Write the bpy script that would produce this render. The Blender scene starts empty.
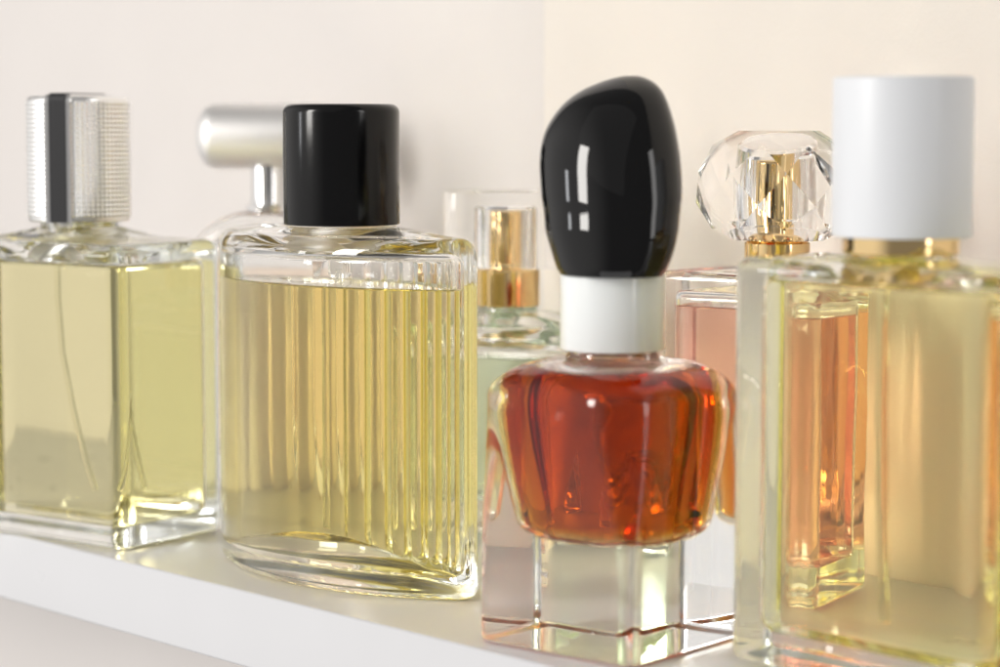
import bpy, bmesh, math, random
from mathutils import Vector, Matrix
random.seed(4)
C = bpy.context.scene.collection
SC = bpy.context.scene
CM = 0.01
R = math.radians
PI = math.pi

# ------------------------------------------------------------------ materials
def new_mat(name):
    m = bpy.data.materials.new(name); m.use_nodes = True
    nt = m.node_tree; nt.nodes.clear()
    out = nt.nodes.new('ShaderNodeOutputMaterial')
    return m, nt, out

def principled(name, col, rough=.4, metal=0., ior=1.5, coat=0., rough_noise=0., noise_scale=400., bump=0., bump_scale=2000., col_var=0., trans=0., sub=0., coat_rough=.03):
    m, nt, out = new_mat(name)
    b = nt.nodes.new('ShaderNodeBsdfPrincipled')
    b.inputs['Base Color'].default_value = (*col, 1)
    b.inputs['Roughness'].default_value = rough
    b.inputs['Metallic'].default_value = metal
    b.inputs['IOR'].default_value = ior
    b.inputs['Coat Weight'].default_value = coat
    b.inputs['Coat Roughness'].default_value = coat_rough
    b.inputs['Transmission Weight'].default_value = trans
    if sub:
        b.inputs['Subsurface Weight'].default_value = sub
        b.inputs['Subsurface Radius'].default_value = (1, .9, .8)
        b.inputs['Subsurface Scale'].default_value = .002
    tc = nt.nodes.new('ShaderNodeTexCoord')
    if rough_noise or col_var:
        n = nt.nodes.new('ShaderNodeTexNoise'); n.inputs['Scale'].default_value = noise_scale
        n.inputs['Detail'].default_value = 5
        nt.links.new(tc.outputs['Object'], n.inputs['Vector'])
        if rough_noise:
            mr = nt.nodes.new('ShaderNodeMapRange')
            mr.inputs['To Min'].default_value = max(0, rough - rough_noise)
            mr.inputs['To Max'].default_value = rough + rough_noise
            nt.links.new(n.outputs['Fac'], mr.inputs['Value'])
            nt.links.new(mr.outputs['Result'], b.inputs['Roughness'])
        if col_var:
            rp = nt.nodes.new('ShaderNodeValToRGB')
            rp.color_ramp.elements[0].position = .3; rp.color_ramp.elements[1].position = .7
            rp.color_ramp.elements[0].color = (*[c * (1 - col_var) for c in col], 1)
            rp.color_ramp.elements[1].color = (*[min(1, c * (1 + col_var)) for c in col], 1)
            nt.links.new(n.outputs['Fac'], rp.inputs['Fac'])
            nt.links.new(rp.outputs['Color'], b.inputs['Base Color'])
    if bump:
        n2 = nt.nodes.new('ShaderNodeTexNoise'); n2.inputs['Scale'].default_value = bump_scale
        n2.inputs['Detail'].default_value = 4
        nt.links.new(tc.outputs['Object'], n2.inputs['Vector'])
        bp = nt.nodes.new('ShaderNodeBump'); bp.inputs['Strength'].default_value = bump
        bp.inputs['Distance'].default_value = .0004
        nt.links.new(n2.outputs['Fac'], bp.inputs['Height'])
        nt.links.new(bp.outputs['Normal'], b.inputs['Normal'])
    nt.links.new(b.outputs['BSDF'], out.inputs['Surface'])
    return m

def perfume(name, T, thick=.03, ior=1.36):
    """A liquid: its free surface (face attribute `top`) refracts against air; where it wets the glass the glass skin does the refracting."""
    m, nt, out = new_mat(name)
    g = nt.nodes.new('ShaderNodeBsdfGlass'); g.inputs['IOR'].default_value = ior; g.inputs['Roughness'].default_value = 0
    tr = nt.nodes.new('ShaderNodeBsdfTransparent')
    at = nt.nodes.new('ShaderNodeAttribute'); at.attribute_name = 'top'
    mx = nt.nodes.new('ShaderNodeMixShader')
    nt.links.new(at.outputs['Fac'], mx.inputs['Fac'])
    nt.links.new(tr.outputs['BSDF'], mx.inputs[1]); nt.links.new(g.outputs['BSDF'], mx.inputs[2])
    nt.links.new(mx.outputs['Shader'], out.inputs['Surface'])
    s = [-math.log(t) / thick for t in T]; d = max(s) * 1.0001
    v = nt.nodes.new('ShaderNodeVolumeAbsorption')
    v.inputs['Density'].default_value = d
    v.inputs['Color'].default_value = (*[1 - x / d for x in s], 1)
    nt.links.new(v.outputs['Volume'], out.inputs['Volume'])
    return m

def glass(name, ior=1.5, T=None, thick=.03, wave=0., wave_scale=90., col=(1, 1, 1), rough=0., wet=False):
    """Glass or liquid. T: transmittance (linear rgb) through `thick` metres."""
    m, nt, out = new_mat(name)
    g = nt.nodes.new('ShaderNodeBsdfGlass')
    g.inputs['IOR'].default_value = ior; g.inputs['Roughness'].default_value = rough
    g.inputs['Color'].default_value = (*col, 1)
    if wet:
        at = nt.nodes.new('ShaderNodeAttribute'); at.attribute_name = 'wet'
        mr = nt.nodes.new('ShaderNodeMapRange'); mr.inputs['To Min'].default_value = ior; mr.inputs['To Max'].default_value = ior / 1.36
        nt.links.new(at.outputs['Fac'], mr.inputs['Value']); nt.links.new(mr.outputs['Result'], g.inputs['IOR'])
    if wave:
        tc = nt.nodes.new('ShaderNodeTexCoord')
        mp = nt.nodes.new('ShaderNodeMapping'); mp.inputs['Scale'].default_value = (1, 1, .35)
        nt.links.new(tc.outputs['Object'], mp.inputs['Vector'])
        n = nt.nodes.new('ShaderNodeTexNoise'); n.inputs['Scale'].default_value = wave_scale
        n.inputs['Detail'].default_value = 1.5
        nt.links.new(mp.outputs['Vector'], n.inputs['Vector'])
        bp = nt.nodes.new('ShaderNodeBump'); bp.inputs['Strength'].default_value = wave
        bp.inputs['Distance'].default_value = .001
        nt.links.new(n.outputs['Fac'], bp.inputs['Height'])
        nt.links.new(bp.outputs['Normal'], g.inputs['Normal'])
    nt.links.new(g.outputs['BSDF'], out.inputs['Surface'])
    if T:
        s = [-math.log(t) / thick for t in T]
        d = max(s) * 1.0001
        v = nt.nodes.new('ShaderNodeVolumeAbsorption')
        v.inputs['Density'].default_value = d
        v.inputs['Color'].default_value = (*[1 - x / d for x in s], 1)
        nt.links.new(v.outputs['Volume'], out.inputs['Volume'])
    return m

M = {
 'clear':  glass('clear_glass', 1.5, T=(.975, .985, .975), thick=.03, wave=.06, wet=True),
 'block':  glass('heavy_clear_glass', 1.5, T=(.985, .985, .98), thick=.03, wave=.02, wet=True),
 'crystal': glass('crystal', 1.47),
 'acrylic': glass('clear_acrylic', 1.48),
 'tube':   glass('tube_plastic', 1.12, col=(.97, .97, .95), rough=.1),
 'olive':  perfume('olive_perfume', (.85, .80, .49), .035),
 'gold_liquid': perfume('golden_perfume', (.97, .86, .38), .03),
 'peach':  perfume('peach_perfume', (.93, .74, .58), .02),
 'green':  perfume('pale_green_perfume', (.80, .94, .73), .03),
 'red':    perfume('red_amber_perfume', (.56, .09, .001), .03),
 'pink':   perfume('coral_perfume', (.985, .53, .41), .03),
 'lemon':  perfume('lemon_perfume', (.99, .95, .42), .03),
 'black_gloss': principled('black_gloss', (.0025, .0025, .003), .04, ior=1.43),
 'black_satin': principled('black_satin', (.003, .003, .0035), .15, rough_noise=.03, noise_scale=900, ior=1.38),
 'white_gloss': principled('white_gloss', (.80, .83, .83), .18, coat=.3, sub=.1),
 'white_cap':   principled('white_satin', (.71, .73, .76), .38, rough_noise=.04, noise_scale=600),
 'silver': principled('polished_silver', (.86, .86, .86), .08, 1., rough_noise=.03, noise_scale=500),
 'silver_satin': principled('satin_silver', (.88, .87, .86), .48, 1., rough_noise=.04, noise_scale=500),
 'knurl':  principled('knurled_silver', (.95, .95, .94), .28, 1.),
 'dark_chrome': principled('dark_chrome', (.16, .16, .165), .10, 1.),
 'gold':   principled('polished_gold', (.91, .67, .34), .10, 1., rough_noise=.02, noise_scale=700),
 'shelf':  principled('white_laminate', (.60, .605, .625), .28, rough_noise=.02, noise_scale=40, col_var=.01),
 'paint_cool': principled('white_panel_paint', (.725, .69, .668), .6, col_var=.015, noise_scale=25, bump=.15, bump_scale=700),
 'paint_warm': principled('cream_wall_paint', (.79, .742, .685), .7, col_var=.015, noise_scale=25, bump=.2, bump_scale=700),
}

# ------------------------------------------------------------------ mesh helpers (local units: cm)
def finish(name, bm, mat, parent=None, smooth=28, recalc=True):
    if recalc: bmesh.ops.recalc_face_normals(bm, faces=bm.faces[:])
    for f in bm.faces: f.smooth = smooth > 0
    if smooth > 0:
        lim = R(smooth)
        for e in bm.edges:
            if len(e.link_faces) == 2 and e.calc_face_angle(0) > lim: e.smooth = False
    bmesh.ops.scale(bm, vec=(CM, CM, CM), verts=bm.verts[:])
    me = bpy.data.meshes.new(name); bm.to_mesh(me); bm.free()
    me.materials.append(mat)
    o = bpy.data.objects.new(name, me); C.objects.link(o)
    if parent: o.parent = parent
    return o

def loft(bm, rings, close=True):
    """rings: lists of (x,y,z), equal counts; a closed skin with capped ends."""
    vs = [[bm.verts.new(p) for p in r] for r in rings]
    n = len(vs[0])
    for a, b in zip(vs, vs[1:]):
        for i in range(n):
            j = (i + 1) % n
            bm.faces.new((a[i], a[j], b[j], b[i]))
    if close:
        for ring in (vs[0], vs[-1]):
            c = bm.verts.new([sum(v.co[k] for v in ring) / n for k in range(3)])
            for i in range(n): bm.faces.new((ring[i], ring[(i + 1) % n], c))
    return bm

def rrect(w, d, r, nc=14, ne=10):
    r = min(r, w / 2 - 1e-4, d / 2 - 1e-4)
    P = []
    cs = [(w/2 - r, d/2 - r, 0), (-w/2 + r, d/2 - r, 90), (-w/2 + r, -d/2 + r, 180), (w/2 - r, -d/2 + r, 270)]
    for k, (cx, cy, a0) in enumerate(cs):
        for i in range(nc + 1):
            a = R(a0 + 90 * i / nc); P.append((cx + r * math.cos(a), cy + r * math.sin(a)))
        nx = cs[(k + 1) % 4]; a = R(a0 + 90)
        p0 = P[-1]; p1 = (nx[0] + r * math.cos(a), nx[1] + r * math.sin(a))
        for i in range(1, ne): P.append((p0[0] + (p1[0]-p0[0]) * i/ne, p0[1] + (p1[1]-p0[1]) * i/ne))
    return P

def angles(P): return [math.atan2(y, x) for x, y in P]
def circ(A, r): return [(r * math.cos(a), r * math.sin(a)) for a in A]
def superell(A, hx, hy, n):
    out = []
    for a in A:
        c, s = math.cos(a), math.sin(a)
        k = (abs(c / hx) ** n + abs(s / hy) ** n) ** (-1 / n); out.append((k * c, k * s))
    return out
def mix(P, Q, t): return [(a[0] + (b[0]-a[0]) * t, a[1] + (b[1]-a[1]) * t) for a, b in zip(P, Q)]
def lift(P, z): return [(x, y, z) for x, y in P]
def grow(P, e):
    """offset a polygon (CCW) outward by e along vertex normals"""
    n = len(P); out = []
    for i in range(n):
        a, b = P[i-1], P[(i+1) % n]
        tx, ty = b[0]-a[0], b[1]-a[1]; L = math.hypot(tx, ty) or 1
        out.append((P[i][0] + ty / L * e, P[i][1] - tx / L * e))
    return out

def fillet(z, t0, rad, up, n=8):
    """(z, inset) pairs of a quarter-round; up=True: shoulder ending at z, up=False: foot starting at z"""
    L = []
    for i in range(n + 1):
        a = PI / 2 * i / n
        if up: L.append((z - rad + rad * math.sin(a), t0 + rad * (1 - math.cos(a))))
        else:  L.append((z + rad - rad * math.cos(a), t0 + rad * (1 - math.sin(a))))
    return L

def lathe(bm, prof, n=96, axis='z', c=(0, 0, 0)):
    """prof: (r, h) pairs bottom to top"""
    rings = []
    for r, h in prof:
        r = max(r, 1e-3); ring = []
        for i in range(n):
            a = 2 * PI * i / n
            if axis == 'z': ring.append((c[0] + r * math.cos(a), c[1] + r * math.sin(a), c[2] + h))
            else: ring.append((c[0] + h, c[1] + r * math.cos(a), c[2] + r * math.sin(a)))
        rings.append(ring)
    return loft(bm, rings)

def cyl_prof(r, z0, z1, f0=.03, f1=.15, n=8):
    p = [(r - f0, z0)] + [(r - f0 + f0 * math.sin(PI/2*i/4), z0 + f0 - f0 * math.cos(PI/2*i/4)) for i in range(1, 5)]
    p += [(r - f1 + f1 * math.cos(PI/2*i/n), z1 - f1 + f1 * math.sin(PI/2*i/n)) for i in range(n + 1)]
    return p

def tube(bm, pts, r, n=16):
    pts = [Vector(p) for p in pts]; rings = []
    for i, p in enumerate(pts):
        t = (pts[min(i+1, len(pts)-1)] - pts[max(i-1, 0)]).normalized()
        u = t.cross(Vector((0, 1, 0.01))).normalized(); v = t.cross(u)
        rings.append([tuple(p + r * (math.cos(2*PI*k/n) * u + math.sin(2*PI*k/n) * v)) for k in range(n)])
    return loft(bm, rings)

def cut_level(bm, z):
    """keep what is below z and close the cut: the surface of a liquid"""
    g = bm.verts[:] + bm.edges[:] + bm.faces[:]
    res = bmesh.ops.bisect_plane(bm, geom=g, plane_co=(0, 0, z), plane_no=(0, 0, 1), clear_outer=True)
    ed = [e for e in bm.edges if len(e.link_faces) == 1]
    bmesh.ops.holes_fill(bm, edges=ed, sides=0)
    return bm

def thing(name, label, cat, loc, yaw=0, group='perfume bottles on the shelf'):
    o = bpy.data.objects.new(name, None); C.objects.link(o)
    o.empty_display_size = .01
    o.location = loc; o.rotation_euler = (0, 0, yaw)
    o['label'] = label; o['category'] = cat
    if group: o['group'] = group
    return o

def mark_wet(bm, faces, level):
    lay = bm.faces.layers.float.get('wet') or bm.faces.layers.float.new('wet')
    for f in faces: f[lay] = .5
    bmesh.ops.bisect_plane(bm, geom=bm.verts[:] + bm.edges[:] + bm.faces[:], plane_co=(0, 0, level), plane_no=(0, 0, 1))
    for f in bm.faces: f[lay] = 1. if (f[lay] > .25 and f.calc_center_median().z < level) else 0.

def shell(outer, inner, level):
    """one closed glass skin: outside from the foot up to the lip, then down inside to the cavity floor"""
    bm = bmesh.new(); bm.faces.layers.float.new('wet'); loft(bm, outer + inner[::-1])
    bm.faces.ensure_lookup_table(); n = len(outer[0])
    first = (len(outer) - 1) * n; last = (len(outer) + len(inner) - 1) * n
    mark_wet(bm, bm.faces[first:last] + bm.faces[last + n:], level)
    return bm

def liquid(inner, level, e=.02, floor=2, meniscus=.05):
    bm = bmesh.new(); lay = bm.faces.layers.float.new('top')
    rings = []
    for k, r in enumerate(inner):
        P = grow([(p[0], p[1]) for p in r], e)
        rings.append(lift(P, r[0][2]))
        if k < floor: rings[-1] = [(x, y, p[2] - e) for (x, y, _), p in zip(rings[-1], r)]
    loft(bm, rings); cut_level(bm, level)
    bm.normal_update()
    top = [f for f in bm.faces if len(f.verts) > 8 and abs(f.normal.z) > .9]
    for f in top: f[lay] = 1.
    if meniscus and len(top) == 1:                          # the rim of the liquid creeps up the glass
        for d_, h_ in ((.03, .6), (.06, .3), (.08, .1)):
            new = bmesh.ops.inset_region(bm, faces=top, thickness=d_, depth=-meniscus * h_, use_even_offset=True)
            for f in new['faces']: f[lay] = 1.
    return bm

Z0 = .0002   # bottles rest on the board a hair above it

# ------------------------------------------------------------------ the setting
D1 = Vector((-.676, .737, 0)); D2 = Vector((.737, .676, 0))     # along the shelf (away to the left), into the shelf
YAW = math.atan2(-D1.y, -D1.x)                                   # local x runs along the front edge towards the near end
EDGE = Vector((0, .458, 0))                                      # a point of the front edge
depth = .130                                                     # the board is 13 cm deep
SEAM = -.1235                                                    # where the white panel ends on the cream wall

def slab(name, mat, lo, hi, bevel=.0015, **props):
    """box in shelf coordinates: x along the front edge (near end positive), y into the shelf, z up; metres"""
    bm = bmesh.new()
    bmesh.ops.create_cube(bm, size=1)
    for v in bm.verts:
        v.co = [(lo[k] + hi[k]) / 2 + v.co[k] * (hi[k] - lo[k]) for k in range(3)]
    if bevel: bmesh.ops.bevel(bm, geom=bm.edges[:], offset=bevel, segments=3, affect='EDGES', profile=.5)
    bmesh.ops.scale(bm, vec=(100, 100, 100), verts=bm.verts[:])
    o = finish(name, bm, mat, smooth=40)
    o.location = EDGE; o.rotation_euler = (0, 0, YAW)
    for k, v in props.items(): o[k] = v
    return o

xl = -.45
slab('shelf', M['shelf'], (xl, 0, -.0175), (.62, depth - .0020, 0), .0008,
     label='white shelf board with a square front edge carrying all the perfume bottles', category='shelf')
slab('back_wall', M['paint_warm'], (SEAM - .003, depth - .0005, -.5), (.75, depth + .02, .6), 0, kind='structure')
slab('wall_panel', M['paint_cool'], (xl, depth - .0006, -.5), (SEAM, depth + .015, .6), .0004, kind='structure')

# ------------------------------------------------------------------ 1: square olive bottle, knurled silver cap
def bottle_square():
    t = thing('perfume_bottle', 'square clear bottle of olive yellow perfume under a knurled silver cap with a dark band',
              'perfume bottle', (-.1070, .6015, Z0), R(-36))
    w, d, r = 6.4, 3.8, .42
    base = rrect(w, d, r); A = angles(base)
    out = [lift(rrect(w - 2*i, d - 2*i, max(r - i, .05)), z) for z, i in fillet(0, 0, .18, False)]
    for z in (1.5, 3, 4.5, 6): out.append(lift(rrect(w, d, r), z))
    out += [lift(rrect(w - 2*i, d - 2*i, max(r - i, .05)), z) for z, i in fillet(7.45, 0, .30, True)]
    top = rrect(w - .6, d - .6, .12)
    for k in range(1, 7):
        q = k / 6; out.append(lift(mix(top, circ(A, 1.0), q ** .8), 7.45 + .33 * q ** 1.6))
    out += [lift(circ(A, .95), 7.95), lift(circ(A, .95), 8.9)]
    iw, idp, ir = w - .84, d - .84, .3
    def irr(i): return rrect(iw - 2*i, idp - 2*i, max(ir - i, .04))
    inn = [lift(irr(i), z) for z, i in fillet(.5, 0, .25, False)]
    for z in (2, 3.5, 5, 6.3): inn.append(lift(irr(0), z))
    inn += [lift(irr(i), z) for z, i in fillet(6.98, 0, .25, True)]
    itop = irr(.25)
    for k in range(1, 5): inn.append(lift(mix(itop, circ(A, .6), (k/4) ** .8), 6.98 + .35 * k / 4))
    inn += [lift(circ(A, .58), 8.9)]
    finish('glass_body', shell(out, inn, 6.93), M['clear'], t)
    finish('liquid', liquid(inn, 6.93), M['olive'], t)
    bm = bmesh.new(); tube(bm, [(.0, 0, 8.0), (0, 0, 6), (.1, .05, 4.6), (.45, .1, 3.1), (.8, .15, 1.9), (1.1, .2, 1.15)], .08)
    finish('dip_tube', bm, M['tube'], t)
    # cap: knurled skin of little pyramids
    bm = bmesh.new(); n, rows = 132, 50; rad = 1.27; z0, z1 = 8.02, 10.93
    rings = [lift(circ([2*PI*i/n for i in range(n)], rad - .12), 7.9), lift(circ([2*PI*i/n for i in range(n)], rad - .02), 7.9),
             lift(circ([2*PI*i/n for i in range(n)], rad), 7.94)]
    for k in range(rows + 1):
        rings.append([((rad + (.038 if (k % 2 and i % 2) else 0)) * math.cos(2*PI*i/n), (rad + (.038 if (k % 2 and i % 2) else 0)) * math.sin(2*PI*i/n), z0 + (z1 - z0) * k / rows) for i in range(n)])
    for q in range(1, 6):
        a = PI/2*q/5; rings.append(lift(circ([2*PI*i/n for i in range(n)], rad - .12 + .12*math.cos(a)), z1 + .12*math.sin(a)))
    loft(bm, rings); cap = finish('cap', bm, M['knurl'], t, smooth=12)
    # polished band: a strap up the front, over the top and down the back
    ang = R(-103) - t.rotation_euler.z
    for nm, mt, hw, ex in (('cap_band', 'silver', .34, .05), ('band_inlay', 'dark_chrome', .22, .085)):
        bm = bmesh.new()
        def sec(rr, hw=hw): return rr
        P = []; rr = rad + ex; zt = z1 + .12 + ex
        path = [(rr, 7.9), (rr, 9), (rr, zt - .2)] + [(rr - .2 + .2*math.cos(PI/2*q/5), zt - .2 + .2*math.sin(PI/2*q/5)) for q in range(1, 6)]
        path = path + [(-x, z) for x, z in path[::-1]]
        inner = [(x * .9, min(z, zt - .1)) for x, z in path]
        vs = []
        for (x, z), (xi, zi) in zip(path, inner):
            vs.append([bm.verts.new((x, -hw, z)), bm.verts.new((x, hw, z)), bm.verts.new((xi, hw, zi)), bm.verts.new((xi, -hw, zi))])
        for a, b in zip(vs, vs[1:]):
            for i in range(4): bm.faces.new((a[i], a[(i+1) % 4], b[(i+1) % 4], b[i]))
        bm.faces.new(vs[0]); bm.faces.new(vs[-1][::-1])
        bmesh.ops.rotate(bm, cent=(0, 0, 0), matrix=Matrix.Rotation(ang, 3, 'Z'), verts=bm.verts[:])
        finish(nm, bm, M[mt], cap, smooth=30)
    return t
bottle_square()

# ------------------------------------------------------------------ 2: ribbed lens bottle, black cap
def lens(a, s, tip, inset, nf=150, nb=300, nt=14, rib=0., pitch=.55):
    """vesica of half chord a and half thickness s with rounded tips; the far side carries upright flutes"""
    s0 = s - tip; a0 = a - tip * .98
    Rr = (a0 * a0 + s0 * s0) / (2 * s0); yc = Rr - s0
    half = math.asin(min(1, a0 / Rr)); P = []
    tr = max(tip - inset, .01); rr = Rr + tip - inset
    # near side (-y): left to right
    for i in range(nf):
        b = -half + 2 * half * i / (nf - 1); P.append((rr * math.sin(b), yc - rr * math.cos(b)))
    for i in range(1, nt):                                   # right tip
        g = -PI/2 + half + (PI - 2*half) * i / nt; P.append((a0 + tr * math.cos(g), tr * math.sin(g)))
    for i in range(nb):                                      # far side, right to left
        b = half - 2 * half * i / (nb - 1)
        u = Rr * b / pitch + .10 * math.sin(2.3 * b / half + 1)
        k = rr + rib * max(.10, .5 + .6 * b / half) * (abs(math.sin(PI * u)) - .5) * min(1, (half - abs(b)) / .06)
        P.append((k * math.sin(b), -yc + k * math.cos(b)))
    for i in range(1, nt):
        g = PI/2 + half + (PI - 2*half) * i / nt; P.append((-a0 + tr * math.cos(g), tr * math.sin(g)))
    return P

def bottle_ribbed():
    t = thing('perfume_bottle', 'oval ribbed glass bottle of golden perfume under a tall round black cap',
              'perfume bottle', (-.0360, .5370, Z0), YAW + R(4))
    a, s, tip, rb = 4.12, 1.66, .42, .125
    A = angles(lens(a, s, tip, 0))
    out = [lift(lens(a, s, tip, i), z) for z, i in fillet(0, 0, .22, False)]
    out += [lift(lens(a, s, tip, 0, rib=rb * q), z) for z, q in ((.45, 0), (.6, .35), (.75, .8), (.9, 1))]
    for z in (1.4, 2, 3.2, 4.4, 5.6, 6.6): out.append(lift(lens(a, s, tip, 0, rib=rb), z))
    out += [lift(lens(a, s, tip, i * .9, rib=rb * (1 - i / .42)), z) for z, i in fillet(7.90, 0, .40, True, 10)]
    top = lens(a, s, tip, .36)
    for k in range(1, 9):
        q = k / 8; out.append(lift(mix(top, circ(A, 1.05), q), 7.90 + .17 * math.sin(q * PI / 2)))
    out += [lift(circ(A, 1.0), 8.12), lift(circ(A, 1.0), 9.4)]
    ai, si, ti = a - .42, s - .34, .25
    flo = lens(ai, si, ti, .2)
    inn = [[(x * q, y * q, .45 + .62 * (1 - q * q) ** 1.5) for x, y in flo] for q in (.04, .2, .35, .5, .62, .74, .84, .92)]
    inn += [lift(lens(ai, si, ti, i * .95), z) for z, i in fillet(.45, 0, .2, False)]
    for z in (1.5, 2.7, 4, 5.2, 6.4): inn.append(lift(lens(ai, si, ti, 0), z))
    inn += [lift(lens(ai, si, ti, i * .95), z) for z, i in fillet(7.55, 0, .22, True)]
    itop = lens(ai, si, ti, .21)
    for k in range(1, 6):
        q = k / 5; inn.append(lift(mix(itop, circ(A, .62), q), 7.55 + .2 * math.sin(q * PI / 2)))
    inn += [lift(circ(A, .6), 9.4)]
    finish('glass_body', shell(out, inn, 6.80), M['clear'], t, smooth=35)
    finish('liquid', liquid(inn, 6.80, .015, 9), M['gold_liquid'], t, smooth=35)
    bm = bmesh.new(); lathe(bm, [(.2, 6.9), (.26, 7.0), (.26, 7.5), (.34, 7.55), (.34, 8.4)], 32)
    pump = finish('pump', bm, M['tube'], t)
    bm = bmesh.new(); tube(bm, [(0, 0, 7.1), (0, 0, 5), (0, 0, 3), (0, 0, 1.2)], .08)
    finish('dip_tube', bm, M['tube'], t)
    bm = bmesh.new(); lathe(bm, cyl_prof(1.27, 8.075, 8.30, .02, .02), 96)
    finish('collar', bm, M['silver_satin'], t)
    bm = bmesh.new(); lathe(bm, cyl_prof(1.325, 8.10, 10.82, .03, .2), 128)
    finish('cap', bm, M['black_satin'], t)
    return t
bottle_ribbed()

# ------------------------------------------------------------------ 3: rounded bottle with a silver roller cap, behind
def bottle_roller():
    t = thing('perfume_bottle', 'blurred round-shouldered peach bottle with a horizontal silver cylinder cap on a chrome neck',
              'perfume bottle', (-.0652, .666, Z0), R(-6))
    w, h, r, d = 4.7, 7.9, 2.0, 2.2
    def body(w, h, r, d, z0, f):
        prof = []
        for i in range(9):
            a = PI/2*i/8; prof.append((-d/2 + f - f*math.cos(a), f - f*math.sin(a)))
        prof = prof + [(-y, i) for y, i in prof[::-1]]
        rings = []
        for y, i in prof:
            P = rrect(w - 2*i, h - 2*i, r - i, 24, 8)
            rings.append([(x, y, z + z0 + h/2) for x, z in P])
        return rings
    bm = bmesh.new(); loft(bm, body(w, h, r, d, 0, .5))
    bmesh.ops.recalc_face_normals(bm, faces=bm.faces[:])
    bm.faces.layers.float.new('wet')
    b2 = bmesh.new(); lw = b2.faces.layers.float.new('wet'); loft(b2, body(w - .8, h - 1.2, r - .35, d - .8, .75, .3)); mark_wet(b2, b2.faces[:], 6.5)
    bmesh.ops.recalc_face_normals(b2, faces=b2.faces[:]); bmesh.ops.reverse_faces(b2, faces=b2.faces[:])
    me = bpy.data.meshes.new('tmp'); b2.to_mesh(me); b2.free(); bm.from_mesh(me); bpy.data.meshes.remove(me)
    finish('glass_body', bm, M['clear'], t, recalc=False)
    bm = bmesh.new(); lt = bm.faces.layers.float.new('top'); loft(bm, body(w - .76, h - 1.16, r - .33, d - .76, .73, .3)); cut_level(bm, 6.5)
    for f in bm.faces:
        if len(f.verts) > 8 and f.calc_center_median().z > 6.49: f[lt] = 1.
    finish('liquid', bm, M['peach'], t)
    bm = bmesh.new(); lathe(bm, [(.62, 7.86), (.62, 8.05), (.5, 8.1), (.47, 8.2), (.47, 9.4)], 48)
    finish('neck', bm, M['silver'], t)
    bm = bmesh.new(); L, rr = 4.0, .92; n = 14
    prof = [(rr * math.sin(PI/2*i/n) ** .8, -L/2 + .55 - .55*math.cos(PI/2*i/n)) for i in range(n + 1)]
    prof = prof + [(q, -x) for q, x in prof[::-1]]
    lathe(bm, prof, 80, axis='x', c=(0, 0, 10.0))
    finish('cap', bm, M['silver_satin'], t)
    return t
bottle_roller()

# ------------------------------------------------------------------ 4: pale green bottle, clear square cap over gold sprayer
def bottle_green():
    t = thing('perfume_bottle', 'small pale green bottle with gold collar and clear boxy cap behind black pebble stopper',
              'perfume bottle', (.0018, .604, Z0), R(-30))
    w, d, r = 5.0, 3.0, .6
    A = angles(rrect(w, d, r))
    out = [lift(rrect(w - 2*i, d - 2*i, max(r - i, .1)), z) for z, i in fillet(0, 0, .25, False)]
    for z in (1.5, 3): out.append(lift(rrect(w, d, r), z))
    out += [lift(rrect(w - 2*i, d - 2*i, max(r - i, .1)), z) for z, i in fillet(5.3, 0, .45, True)]
    top = rrect(w - .9, d - .9, .15)
    for k in range(1, 6): out.append(lift(mix(top, circ(A, .8), k/5), 5.3 + .3 * math.sin(k/5*PI/2)))
    out += [lift(circ(A, .75), 5.75), lift(circ(A, .75), 6.3)]
    def irr(i): return rrect(w - .9 - 2*i, d - .9 - 2*i, max(.4 - i, .06))
    inn = [lift(irr(i), z) for z, i in fillet(.8, 0, .25, False)]
    for z in (2, 3.4): inn.append(lift(irr(0), z))
    inn += [lift(irr(i), z) for z, i in fillet(4.85, 0, .3, True)]
    for k in range(1, 4): inn.append(lift(mix(irr(.3), circ(A, .5), k/3), 4.85 + .2*k/3))
    inn += [lift(circ(A, .48), 6.3)]
    finish('glass_body', shell(out, inn, 4.5), M['clear'], t)
    finish('liquid', liquid(inn, 4.5), M['green'], t)
    bm = bmesh.new(); lathe(bm, cyl_prof(.84, 5.72, 6.68, .03, .06), 80)
    finish('collar', bm, M['gold'], t)
    bm = bmesh.new(); lathe(bm, cyl_prof(.60, 6.67, 8.15, .02, .08), 64)
    finish('sprayer', bm, M['gold'], t)
    cw = 3.1; cd = 2.3; Ac = angles(rrect(cw, cd, .5))
    o2 = [lift(rrect(cw - 2*i, cd - 2*i, .5 - i), z) for z, i in fillet(6.72, 0, .06, False, 4)]
    o2 += [lift(rrect(cw, cd, .5), 7.5)]
    o2 += [lift(rrect(cw - 2*i, cd - 2*i, .5 - i), z) for z, i in fillet(8.68, 0, .12, True, 5)]
    i2 = [lift(circ(Ac, .80), 6.72), lift(circ(Ac, .80), 8.2), lift(circ(Ac, .74), 8.26)]
    bm = bmesh.new(); loft(bm, [i2[2], i2[1], i2[0]] + o2)
    bmesh.ops.rotate(bm, cent=(0, 0, 0), matrix=Matrix.Rotation(R(24), 3, 'Z'), verts=bm.verts[:])
    finish('cap', bm, M['acrylic'], t)
    return t
bottle_green()

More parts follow.
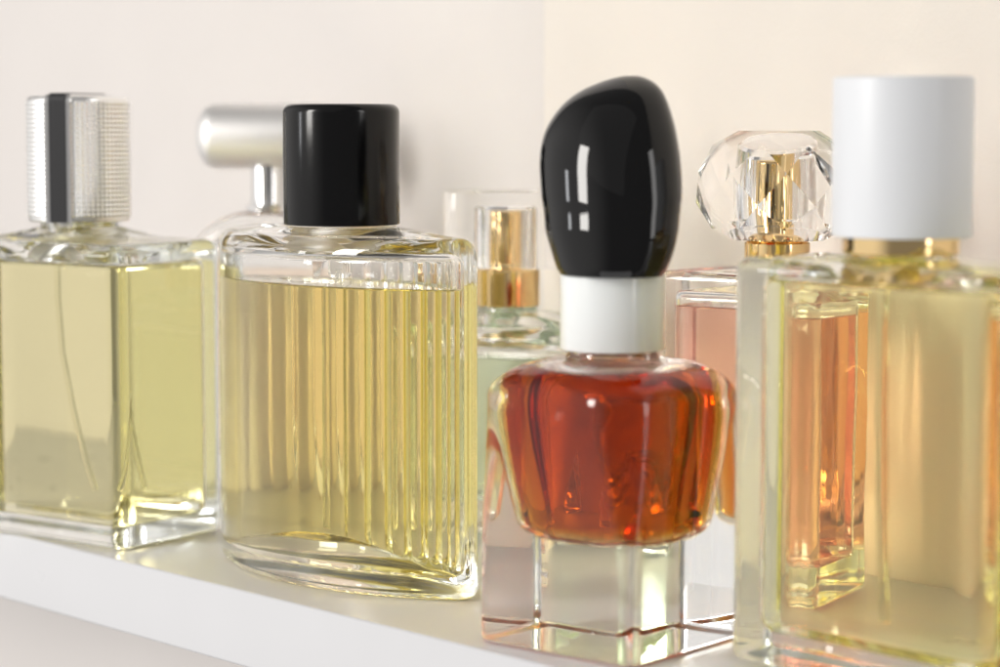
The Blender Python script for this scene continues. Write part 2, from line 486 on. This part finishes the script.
# ------------------------------------------------------------------ 5: red bottle in a heavy glass block, black pebble stopper
def bottle_red():
    t = thing('perfume_bottle', 'heavy clear glass block bottle of dark red amber perfume under a glossy black pebble stopper',
              'perfume bottle', (.0226, .4720, Z0), R(-40))
    w, r = 3.95, .36
    A = angles(rrect(w, w, r))
    out = [lift(rrect(w - 2*i, w - 2*i, max(r - i, .05)), z) for z, i in fillet(0, 0, .10, False)]
    for z in (.9, 1.7): out.append(lift(rrect(w, w, r), z))
    def sm(z): q = min(1, max(0, (z - 1.7) / 3.2)); return q * q * (3 - 2*q)       # square foot, rounder shoulders
    for k in range(1, 13): z = 1.7 + 3.2 * k / 12.5; out.append(lift(rrect(w + .26 * sm(z), w + .26 * sm(z), r + .75 * sm(z)), z))
    n = 14
    for k in range(n + 1):
        a = PI/2*k/n; q = k / n
        i = .88 * (1 - math.cos(a)); z = 4.98 + .70 * math.sin(a)
        ww = w + .26 - 2*i
        out.append(lift(mix(rrect(ww, ww, min(ww/2 - .01, 1.11 + .3*q)), circ(A, ww/2), q ** 2 * .9), z))
    out += [lift(circ(A, .95), 5.74), lift(circ(A, .92), 5.80), lift(circ(A, .88), 6.4)]
    prof = []
    for k in range(9):
        a = PI/2*k/8; prof.append((2.15 + .45 * (1 - math.cos(a)), .95 + .55 * math.sin(a)))
    for k in range(1, 9): q = k / 8; prof.append((2.60 + 2.0 * q, 1.50 + .34 * math.sin(q * PI / 2)))
    for k in range(1, 9):
        a = PI/2*k/8; prof.append((4.60 + .86 * math.sin(a), 1.84 - .80 * (1 - math.cos(a))))
    inn = [lift(superell(A, h * 1.07, h * 1.07, 2.25), z) for z, h in prof]
    inn += [lift(circ(A, .76), 5.54), lift(circ(A, .70), 5.62), lift(circ(A, .62), 6.4)]
    finish('glass_body', shell(out, inn, 5.38), M['block'], t)
    finish('liquid', liquid(inn, 5.38), M['red'], t)
    bm = bmesh.new(); lathe(bm, cyl_prof(1.055, 5.88, 7.40, .04, .05), 96)
    finish('collar', bm, M['white_gloss'], t)
    # stopper outline seen from the front: (height above its foot, left, right)
    S = [(0, -1.0, 1.02), (.05, -1.03, 1.05), (.16, -1.09, 1.12), (.5, -1.20, 1.25), (.86, -1.30, 1.33), (1.2, -1.33, 1.37), (1.53, -1.38, 1.41),
         (1.87, -1.405, 1.41), (2.23, -1.415, 1.39), (2.57, -1.38, 1.35), (2.91, -1.27, 1.29), (3.25, -1.05, 1.20), (3.5, -.80, 1.11), (3.68, -.52, 1.01),
         (3.81, -.22, .88), (3.89, .02, .74), (3.935, .22, .60), (3.945, .32, .50)]
    def spl(v):      # resample with a smooth curve
        out = []
        for i in range(len(S) - 1):
            p = [S[max(i-1, 0)], S[i], S[i+1], S[min(i+2, len(S)-1)]]
            m = 5
            for k in range(m):
                u = k / m
                out.append(tuple(.5 * (2*p[1][c] + (p[2][c]-p[0][c])*u + (2*p[0][c]-5*p[1][c]+4*p[2][c]-p[3][c])*u*u + (3*p[1][c]-p[0][c]-3*p[2][c]+p[3][c])*u**3) for c in range(3)))
        out.append(S[-1]); return out
    bm = bmesh.new(); rings = []; nn = 96
    for h, l, q in spl(0):
        cx, hw = (l + q) / 2, (q - l) / 2
        hw /= .925; dy = hw * .76                    # oval in plan, its flat side turned towards the window
        cy = .40 * (h / 2 - 1)                       # leans back a little
        ring = []; cp, sp = math.cos(R(-37)), math.sin(R(-37))
        for i in range(nn):
            a = 2*PI*i/nn; x, y = hw * math.cos(a), dy * math.sin(a)
            ring.append((cx - .06 + x*cp - y*sp, cy + x*sp + y*cp, 7.40 + h))
        rings.append(ring)
    loft(bm, rings)
    bmesh.ops.rotate(bm, cent=(0, 0, 0), matrix=Matrix.Rotation(R(40), 3, 'Z'), verts=bm.verts[:])
    finish('stopper', bm, M['black_gloss'], t, smooth=60)
    return t
bottle_red()

# ------------------------------------------------------------------ 6: coral bottle with faceted crystal stopper
def bottle_coral():
    t = thing('perfume_bottle', 'coral pink perfume bottle with a gold neck inside a faceted crystal stopper',
              'perfume bottle', (.0625, .532, Z0), R(-34))
    t.scale = (.95, .95, 1.01)
    w, d, r = 5.1, 3.0, .35
    A = angles(rrect(w, d, r))
    out = [lift(rrect(w - 2*i, d - 2*i, max(r - i, .05)), z) for z, i in fillet(0, 0, .15, False)]
    for z in (2, 4, 5.5): out.append(lift(rrect(w, d, r), z))
    out += [lift(rrect(w - 2*i, d - 2*i, max(r - i, .05)), z) for z, i in fillet(7.0, 0, .2, True)]
    top = rrect(w - .4, d - .4, .15)
    for k in range(1, 5): out.append(lift(mix(top, circ(A, .72), k/4), 7.0 + .12*k/4))
    out += [lift(circ(A, .68), 7.2), lift(circ(A, .68), 7.7)]
    def irr(i): return rrect(w - .8 - 2*i, d - .8 - 2*i, max(.3 - i, .05))
    inn = [lift(irr(i), z) for z, i in fillet(.75, 0, .25, False)]
    for z in (2.5, 4, 5.4): inn.append(lift(irr(0), z))
    inn += [lift(irr(i), z) for z, i in fillet(6.55, 0, .2, True)]
    for k in range(1, 4): inn.append(lift(mix(irr(.2), circ(A, .45), k/3), 6.55 + .15*k/3))
    inn += [lift(circ(A, .44), 7.7)]
    finish('glass_body', shell(out, inn, 6.22), M['clear'], t)
    finish('liquid', liquid(inn, 6.22), M['pink'], t)
    bm = bmesh.new(); lathe(bm, [(.6, 7.06), (.76, 7.08), (.78, 7.2), (.78, 7.62), (.72, 7.66), (.80, 7.70), (.86, 7.78), (.86, 7.98), (.80, 8.08), (.6, 8.1)], 72)
    finish('collar', bm, M['gold'], t)
    bm = bmesh.new(); lathe(bm, cyl_prof(.52, 8.1, 9.35, .02, .08), 64)
    finish('sprayer', bm, M['gold'], t)
    # crystal: facet rings, each turned half a step, flat faces; a smooth bore for the sprayer
    bm = bmesh.new(); N = 9
    prof = [(7.70, 1.2), (7.95, 1.66), (8.5, 2.0), (9.2, 2.0), (9.8, 1.6), (10.12, 1.0)]
    rings = []
    for k, (z, rr) in enumerate(prof):
        rings.append([bm.verts.new((rr * math.cos(2*PI*(i + .5*(k % 2))/N), .86 * rr * math.sin(2*PI*(i + .5*(k % 2))/N), z)) for i in range(N)])
    for k in range(len(rings) - 1):
        a, b = rings[k], rings[k+1]
        for i in range(N):
            j = (i + 1) % N
            if k % 2 == 0:
                bm.faces.new((a[i], a[j], b[i])); bm.faces.new((a[j], b[j], b[i]))
            else:
                bm.faces.new((a[i], a[j], b[j])); bm.faces.new((a[i], b[j], b[i]))
    bm.faces.new(rings[-1]); bm.faces.new(rings[0])
    bmesh.ops.recalc_face_normals(bm, faces=bm.faces[:])
    for f in bm.faces: f.smooth = False
    b2 = bmesh.new(); lathe(b2, [(.93, 7.72), (.93, 8.2), (.74, 8.26), (.72, 9.4), (.66, 9.46)], 64)
    bmesh.ops.recalc_face_normals(b2, faces=b2.faces[:]); bmesh.ops.reverse_faces(b2, faces=b2.faces[:])
    me = bpy.data.meshes.new('tmp'); b2.to_mesh(me); b2.free(); bm.from_mesh(me); bpy.data.meshes.remove(me)
    finish('stopper', bm, M['crystal'], t, smooth=20, recalc=False)
    return t
bottle_coral()

# ------------------------------------------------------------------ 7: near lemon bottle, white cap
def bottle_lemon():
    t = thing('perfume_bottle', 'nearest thick-walled clear bottle of pale lemon perfume under a white cylinder cap with gold ring',
              'perfume bottle', (.0748, .4400, Z0), YAW)
    w, d, r = 6.2, 2.7, .4
    A = angles(rrect(w, d, r))
    out = [lift(rrect(w - 2*i, d - 2*i, max(r - i, .05)), z) for z, i in fillet(0, 0, .2, False)]
    for z in (2, 4, 6): out.append(lift(rrect(w, d, r), z))
    out += [lift(rrect(w - 2*i, d - 2*i, max(r - i, .05)), z) for z, i in fillet(7.85, 0, .25, True)]
    top = rrect(w - .5, d - .5, .15)
    for k in range(1, 5): out.append(lift(mix(top, circ(A, 1.0), k/4), 7.85 + .08*k/4))
    out += [lift(circ(A, .95), 8.0), lift(circ(A, .95), 8.8)]
    def irr(i): return rrect(w - 1.0 - 2*i, d - .8 - 2*i, max(.5 - i, .05))
    inn = [lift(irr(i), z) for z, i in fillet(.6, 0, .35, False)]
    for z in (2.5, 4, 5.5): inn.append(lift(irr(0), z))
    inn += [lift(irr(i), z) for z, i in fillet(7.5, 0, .25, True)]
    for k in range(1, 4): inn.append(lift(mix(irr(.25), circ(A, .6), k/3), 7.5 + .15*k/3))
    inn += [lift(circ(A, .58), 8.8)]
    finish('glass_body', shell(out, inn, 7.45), M['clear'], t)
    finish('liquid', liquid(inn, 7.45), M['lemon'], t)
    bm = bmesh.new(); tube(bm, [(0, 0, 7.9), (0, 0, 5), (.05, 0, 3), (.15, 0, 1.1)], .12)
    finish('dip_tube', bm, M['tube'], t)
    bm = bmesh.new(); lathe(bm, cyl_prof(1.08, 7.97, 8.45, .04, .05), 80)
    finish('collar', bm, M['gold'], t)
    bm = bmesh.new(); lathe(bm, cyl_prof(1.30, 8.30, 11.26, .04, .06), 128)
    finish('cap', bm, M['white_cap'], t)
    return t
bottle_lemon()

# ------------------------------------------------------------------ light
def area(name, loc, target, sx, sy, power, col):
    l = bpy.data.lights.new(name, 'AREA'); l.shape = 'RECTANGLE'; l.size = sx; l.size_y = sy
    l.energy = power; l.color = col
    o = bpy.data.objects.new(name, l); C.objects.link(o); o.location = loc
    o.rotation_euler = (Vector(target) - Vector(loc)).to_track_quat('-Z', 'Y').to_euler()
    return o
area('window_light', (-.84, .08, .37), (.03, .56, .05), .20, .48, 7.5, (1, .965, .92))
area('cap_highlight_light', (-.96, .42, .175), (0, .5, .09), .06, .16, .4, (.95, .97, 1))  # narrow strip lamp added for the upright highlight on the caps
area('soft_fill_light', (-.55, -.18, 1.0), (.03, .58, .06), 1.5, 1.5, 1.2, (1, .975, .945))  # broad fill lamp added overhead to soften the shadows behind the bottles
area('low_fill_light', (-.22, .02, -.75), (-.1, .6, -.05), .9, .9, 3.4, (1, .985, .975))  # lamp added low down to brighten the front edge and the wall underneath
area('right_fill_light', (.95, -.15, .35), (.02, .5, .06), .6, .8, 7.5, (1, .98, .96))  # fill lamp added on the right to lift the white cap's dark side

w = bpy.data.worlds.new('World'); SC.world = w; w.use_nodes = True
bg = w.node_tree.nodes['Background']
# a plain room: dim in front of the shelf, brighter on the side of the window
wn = w.node_tree.nodes; wl = w.node_tree.links
wtc = wn.new('ShaderNodeTexCoord'); wsx = wn.new('ShaderNodeSeparateXYZ'); wmr = wn.new('ShaderNodeMapRange')
wmr.interpolation_type = 'SMOOTHSTEP'
wmr.inputs['From Min'].default_value = -.45; wmr.inputs['From Max'].default_value = -.95
wmr.inputs['To Min'].default_value = .25; wmr.inputs['To Max'].default_value = .95
wl.new(wtc.outputs['Generated'], wsx.inputs['Vector']); wl.new(wsx.outputs['X'], wmr.inputs['Value'])
wl.new(wmr.outputs['Result'], bg.inputs['Strength'])
bg.inputs['Color'].default_value = (1, .97, .94, 1)

# ------------------------------------------------------------------ camera
cam = bpy.data.cameras.new('camera'); co = bpy.data.objects.new('camera', cam); C.objects.link(co)
co.location = (0, 0, .105); co.rotation_euler = (R(90 - 5.19), 0, 0)
cam.lens = 85; cam.sensor_width = 36; cam.clip_start = .01; cam.clip_end = 50
cam.dof.use_dof = True; cam.dof.focus_distance = .520; cam.dof.aperture_fstop = 12.0
SC.camera = co

SC.render.engine = 'CYCLES'
cy = SC.cycles
cy.max_bounces = 32; cy.transmission_bounces = 32; cy.glossy_bounces = 12; cy.diffuse_bounces = 5
cy.transparent_max_bounces = 48; cy.volume_bounces = 0
cy.caustics_reflective = True; cy.caustics_refractive = True
cy.blur_glossy = 0; cy.sample_clamp_indirect = 0
cy.use_denoising = True
try: cy.denoiser = 'OPENIMAGEDENOISE'
except Exception: pass
SC.view_settings.view_transform = 'Standard'; SC.view_settings.look = 'None'
SC.view_settings.exposure = -.10; SC.view_settings.gamma = 1
